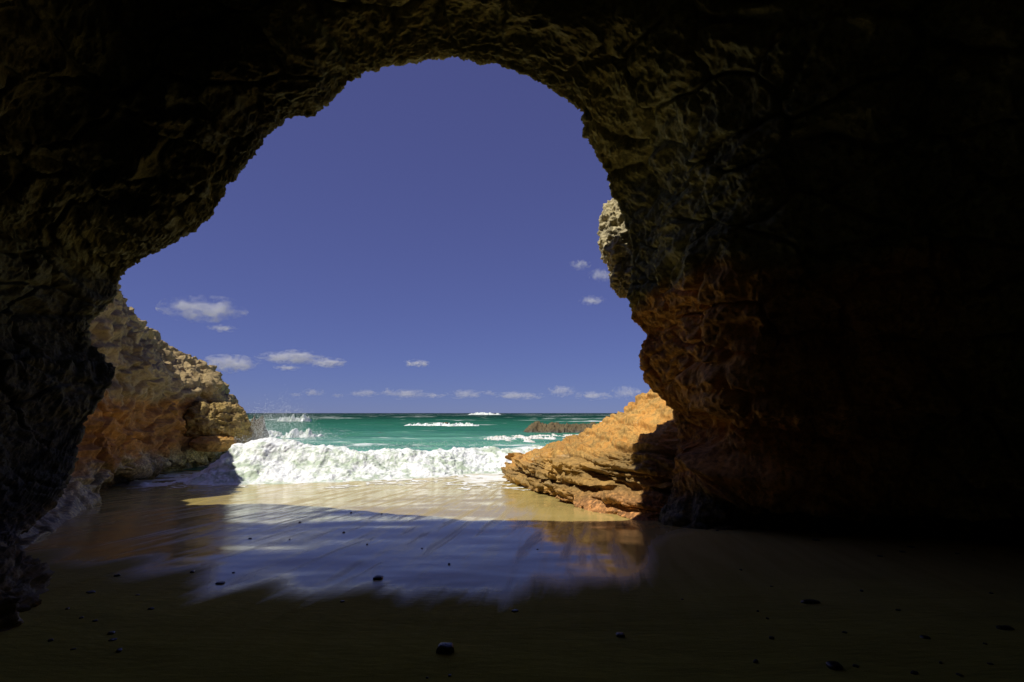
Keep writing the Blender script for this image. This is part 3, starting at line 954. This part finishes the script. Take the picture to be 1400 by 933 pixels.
for i, (u, v, w, h) in enumerate(small):
    if (u, v) in ((152, 868), (154, 877), (163, 891)):
        lab, grp = 'dark pebble in the tight cluster of three near the low grey boulder', 'cluster of three pebbles'
    elif u < 350 and v < 800:
        lab, grp = 'dark pebble at the ragged left end of the shining wet film', 'pebbles at the left end of the wet film'
    elif u < 350:
        lab, grp = 'small dark pebble on dull sand between the low grey boulder and the wet film', 'pebbles near the grey boulder'
    elif v > 920 and u < 800:
        lab, grp = 'tiny dark pebble on the dull sand beside the largest loose stone', 'pebbles beside the largest stone'
    elif u < 800 and v < 780:
        lab, grp = 'tiny dark pebble lying in the shining wet film of sand', 'pebbles in the wet film'
    elif u < 720:
        lab, grp = 'small dark pebble on dull sand just past the end of the wet film', 'pebbles past the wet film'
    elif v < 765:
        lab, grp = 'flat dark pebble on the sand right at the foot of the right wall', 'pebbles at the foot of the right wall'
    elif u < 1100:
        lab, grp = 'small dark pebble on dim sand between the flat oblong stone and the small blocky stone', 'pebbles between the oblong and the blocky stone'
    elif u < 1200:
        lab, grp = 'small dark pebble near the rounded stone half sunk in the sand', 'pebbles near the half sunk stone'
    else:
        lab, grp = 'small dark pebble scattered around the flat stone on the darkest sand', 'pebbles on the darkest sand'
    stone('pebble', u, v, 0.8 * w, 0.75 * h, lab, group=grp, cat='pebble', k=i, rot=random.uniform(0, 3), long=random.uniform(0.6, 1))


# ------------------------------------------------------------------ clouds: real volumes over the sea
def cloud_material(name, dens):
    m = bpy.data.materials.new(name)
    m.use_nodes = True
    t = m.node_tree
    t.nodes.remove(t.nodes['Principled BSDF'])
    out = t.nodes['Material Output']
    vol = t.nodes.new('ShaderNodeVolumePrincipled')
    vol.inputs['Color'].default_value = (1, 1, 1, 1)
    vol.inputs['Anisotropy'].default_value = -0.45
    tc = t.nodes.new('ShaderNodeTexCoord')
    oi = t.nodes.new('ShaderNodeObjectInfo')
    ln = t.nodes.new('ShaderNodeVectorMath'); ln.operation = 'LENGTH'
    t.links.new(tc.outputs['Object'], ln.inputs[0])
    sc = t.nodes.new('ShaderNodeVectorMath'); sc.operation = 'ADD'
    t.links.new(tc.outputs['Object'], sc.inputs[0])
    rn = t.nodes.new('ShaderNodeMath'); rn.operation = 'MULTIPLY'
    rn.inputs[1].default_value = 37.0
    t.links.new(oi.outputs['Random'], rn.inputs[0])
    t.links.new(rn.outputs[0], sc.inputs[1])
    st = t.nodes.new('ShaderNodeVectorMath'); st.operation = 'MULTIPLY'
    st.inputs[1].default_value = (1.0, 1.0, 0.55)
    t.links.new(sc.outputs[0], st.inputs[0])
    nz = t.nodes.new('ShaderNodeTexNoise')
    nz.inputs['Scale'].default_value = 2.9
    nz.inputs['Detail'].default_value = 5
    nz.inputs['Roughness'].default_value = 0.58
    t.links.new(st.outputs[0], nz.inputs['Vector'])
    a = t.nodes.new('ShaderNodeMath'); a.operation = 'MULTIPLY_ADD'
    a.inputs[1].default_value = -0.75
    t.links.new(ln.outputs['Value'], a.inputs[0])
    k = t.nodes.new('ShaderNodeMath'); k.operation = 'MULTIPLY_ADD'
    k.inputs[1].default_value = 2.6
    k.inputs[2].default_value = -0.80
    t.links.new(nz.outputs['Fac'], k.inputs[0])
    t.links.new(k.outputs[0], a.inputs[2])
    r = t.nodes.new('ShaderNodeMapRange')
    r.interpolation_type = 'SMOOTHSTEP'
    r.inputs['From Min'].default_value = 0.0
    r.inputs['From Max'].default_value = 0.45
    r.inputs['To Max'].default_value = dens
    t.links.new(a.outputs[0], r.inputs['Value'])
    t.links.new(r.outputs['Result'], vol.inputs['Density'])
    t.links.new(vol.outputs[0], out.inputs['Volume'])
    return m


M['cloud'] = cloud_material('cloud_vapour', 0.035)
M['thin_cloud'] = cloud_material('thin_cloud_vapour', 0.005)


def unit_ball():
    nu, nv = 24, 14
    TH, PH = np.meshgrid(np.linspace(0, 2 * math.pi, nu, endpoint=False), np.linspace(0.001, math.pi - 0.001, nv))
    S = np.stack([np.cos(TH) * np.sin(PH), np.sin(TH) * np.sin(PH), np.cos(PH)], -1)
    return arrays_mesh('cloud', S.reshape(-1, 3), grid_faces(nv, nu, True, wrap=True))


BALL = unit_ball()
BALL.materials.append(M['cloud'])
BALL2 = unit_ball()
BALL2.materials.append(M['thin_cloud'])
CLOUDS = [(278, 423, 62, 20, 'largest white puffy cloud floating above the headland ridge'), (303, 449, 22, 6, 'thin wisp of cloud just under the largest puffy cloud'),
          (312, 497, 46, 14, 'white cloud partly hidden behind the top of the headland'), (402, 489, 54, 11, 'long flat white cloud low over the sea past the headland'),
          (448, 496, 30, 8, 'tapering tail of cloud joined to the long flat cloud'), (392, 503, 20, 4, 'faint wisp of cloud under the long flat cloud'),
          (571, 497, 22, 6, 'small lone white cloud in the middle of the blue opening'), (793, 362, 18, 9, 'small white puff of cloud beside the pale sunlit outcrop'),
          (822, 376, 20, 12, 'white puff of cloud touching the pale sunlit outcrop'), (810, 411, 20, 8, 'faint small cloud below the two puffs at the outcrop')]
for u, v, wu, hv, lab in CLOUDS:
    el = max(math.atan((565 - v) / F_PX), 0.02)
    d = min(520 / math.tan(el), 9000)
    p = at(u, v, d)
    o = obj('cloud', BALL, None, label=lab, cat='cloud', group='small clouds over the sea', loc=tuple(p))
    o.scale = (wu / F_PX * d, 0.7 * wu / F_PX * d, hv / F_PX * d)
random.seed(11)
for i, (u, w, h, v) in enumerate([(405, 12, 3, 540), (428, 20, 5, 537), (462, 12, 3, 541), (498, 26, 5, 538), (530, 12, 5, 536), (556, 34, 7, 539), (592, 20, 4, 541),
                                  (636, 30, 6, 539), (668, 12, 4, 537), (708, 40, 6, 541), (768, 24, 8, 535), (812, 30, 6, 541), (856, 24, 9, 537)]):
    d = 12000
    p = at(u, v, d)
    o = obj('cloud', BALL2, None, label='tiny cloud in the low row along the sea horizon', cat='cloud', group='row of tiny clouds along the horizon', loc=tuple(p))
    o.scale = (w / F_PX * d, 0.7 * w / F_PX * d, 1.2 * h / F_PX * d)
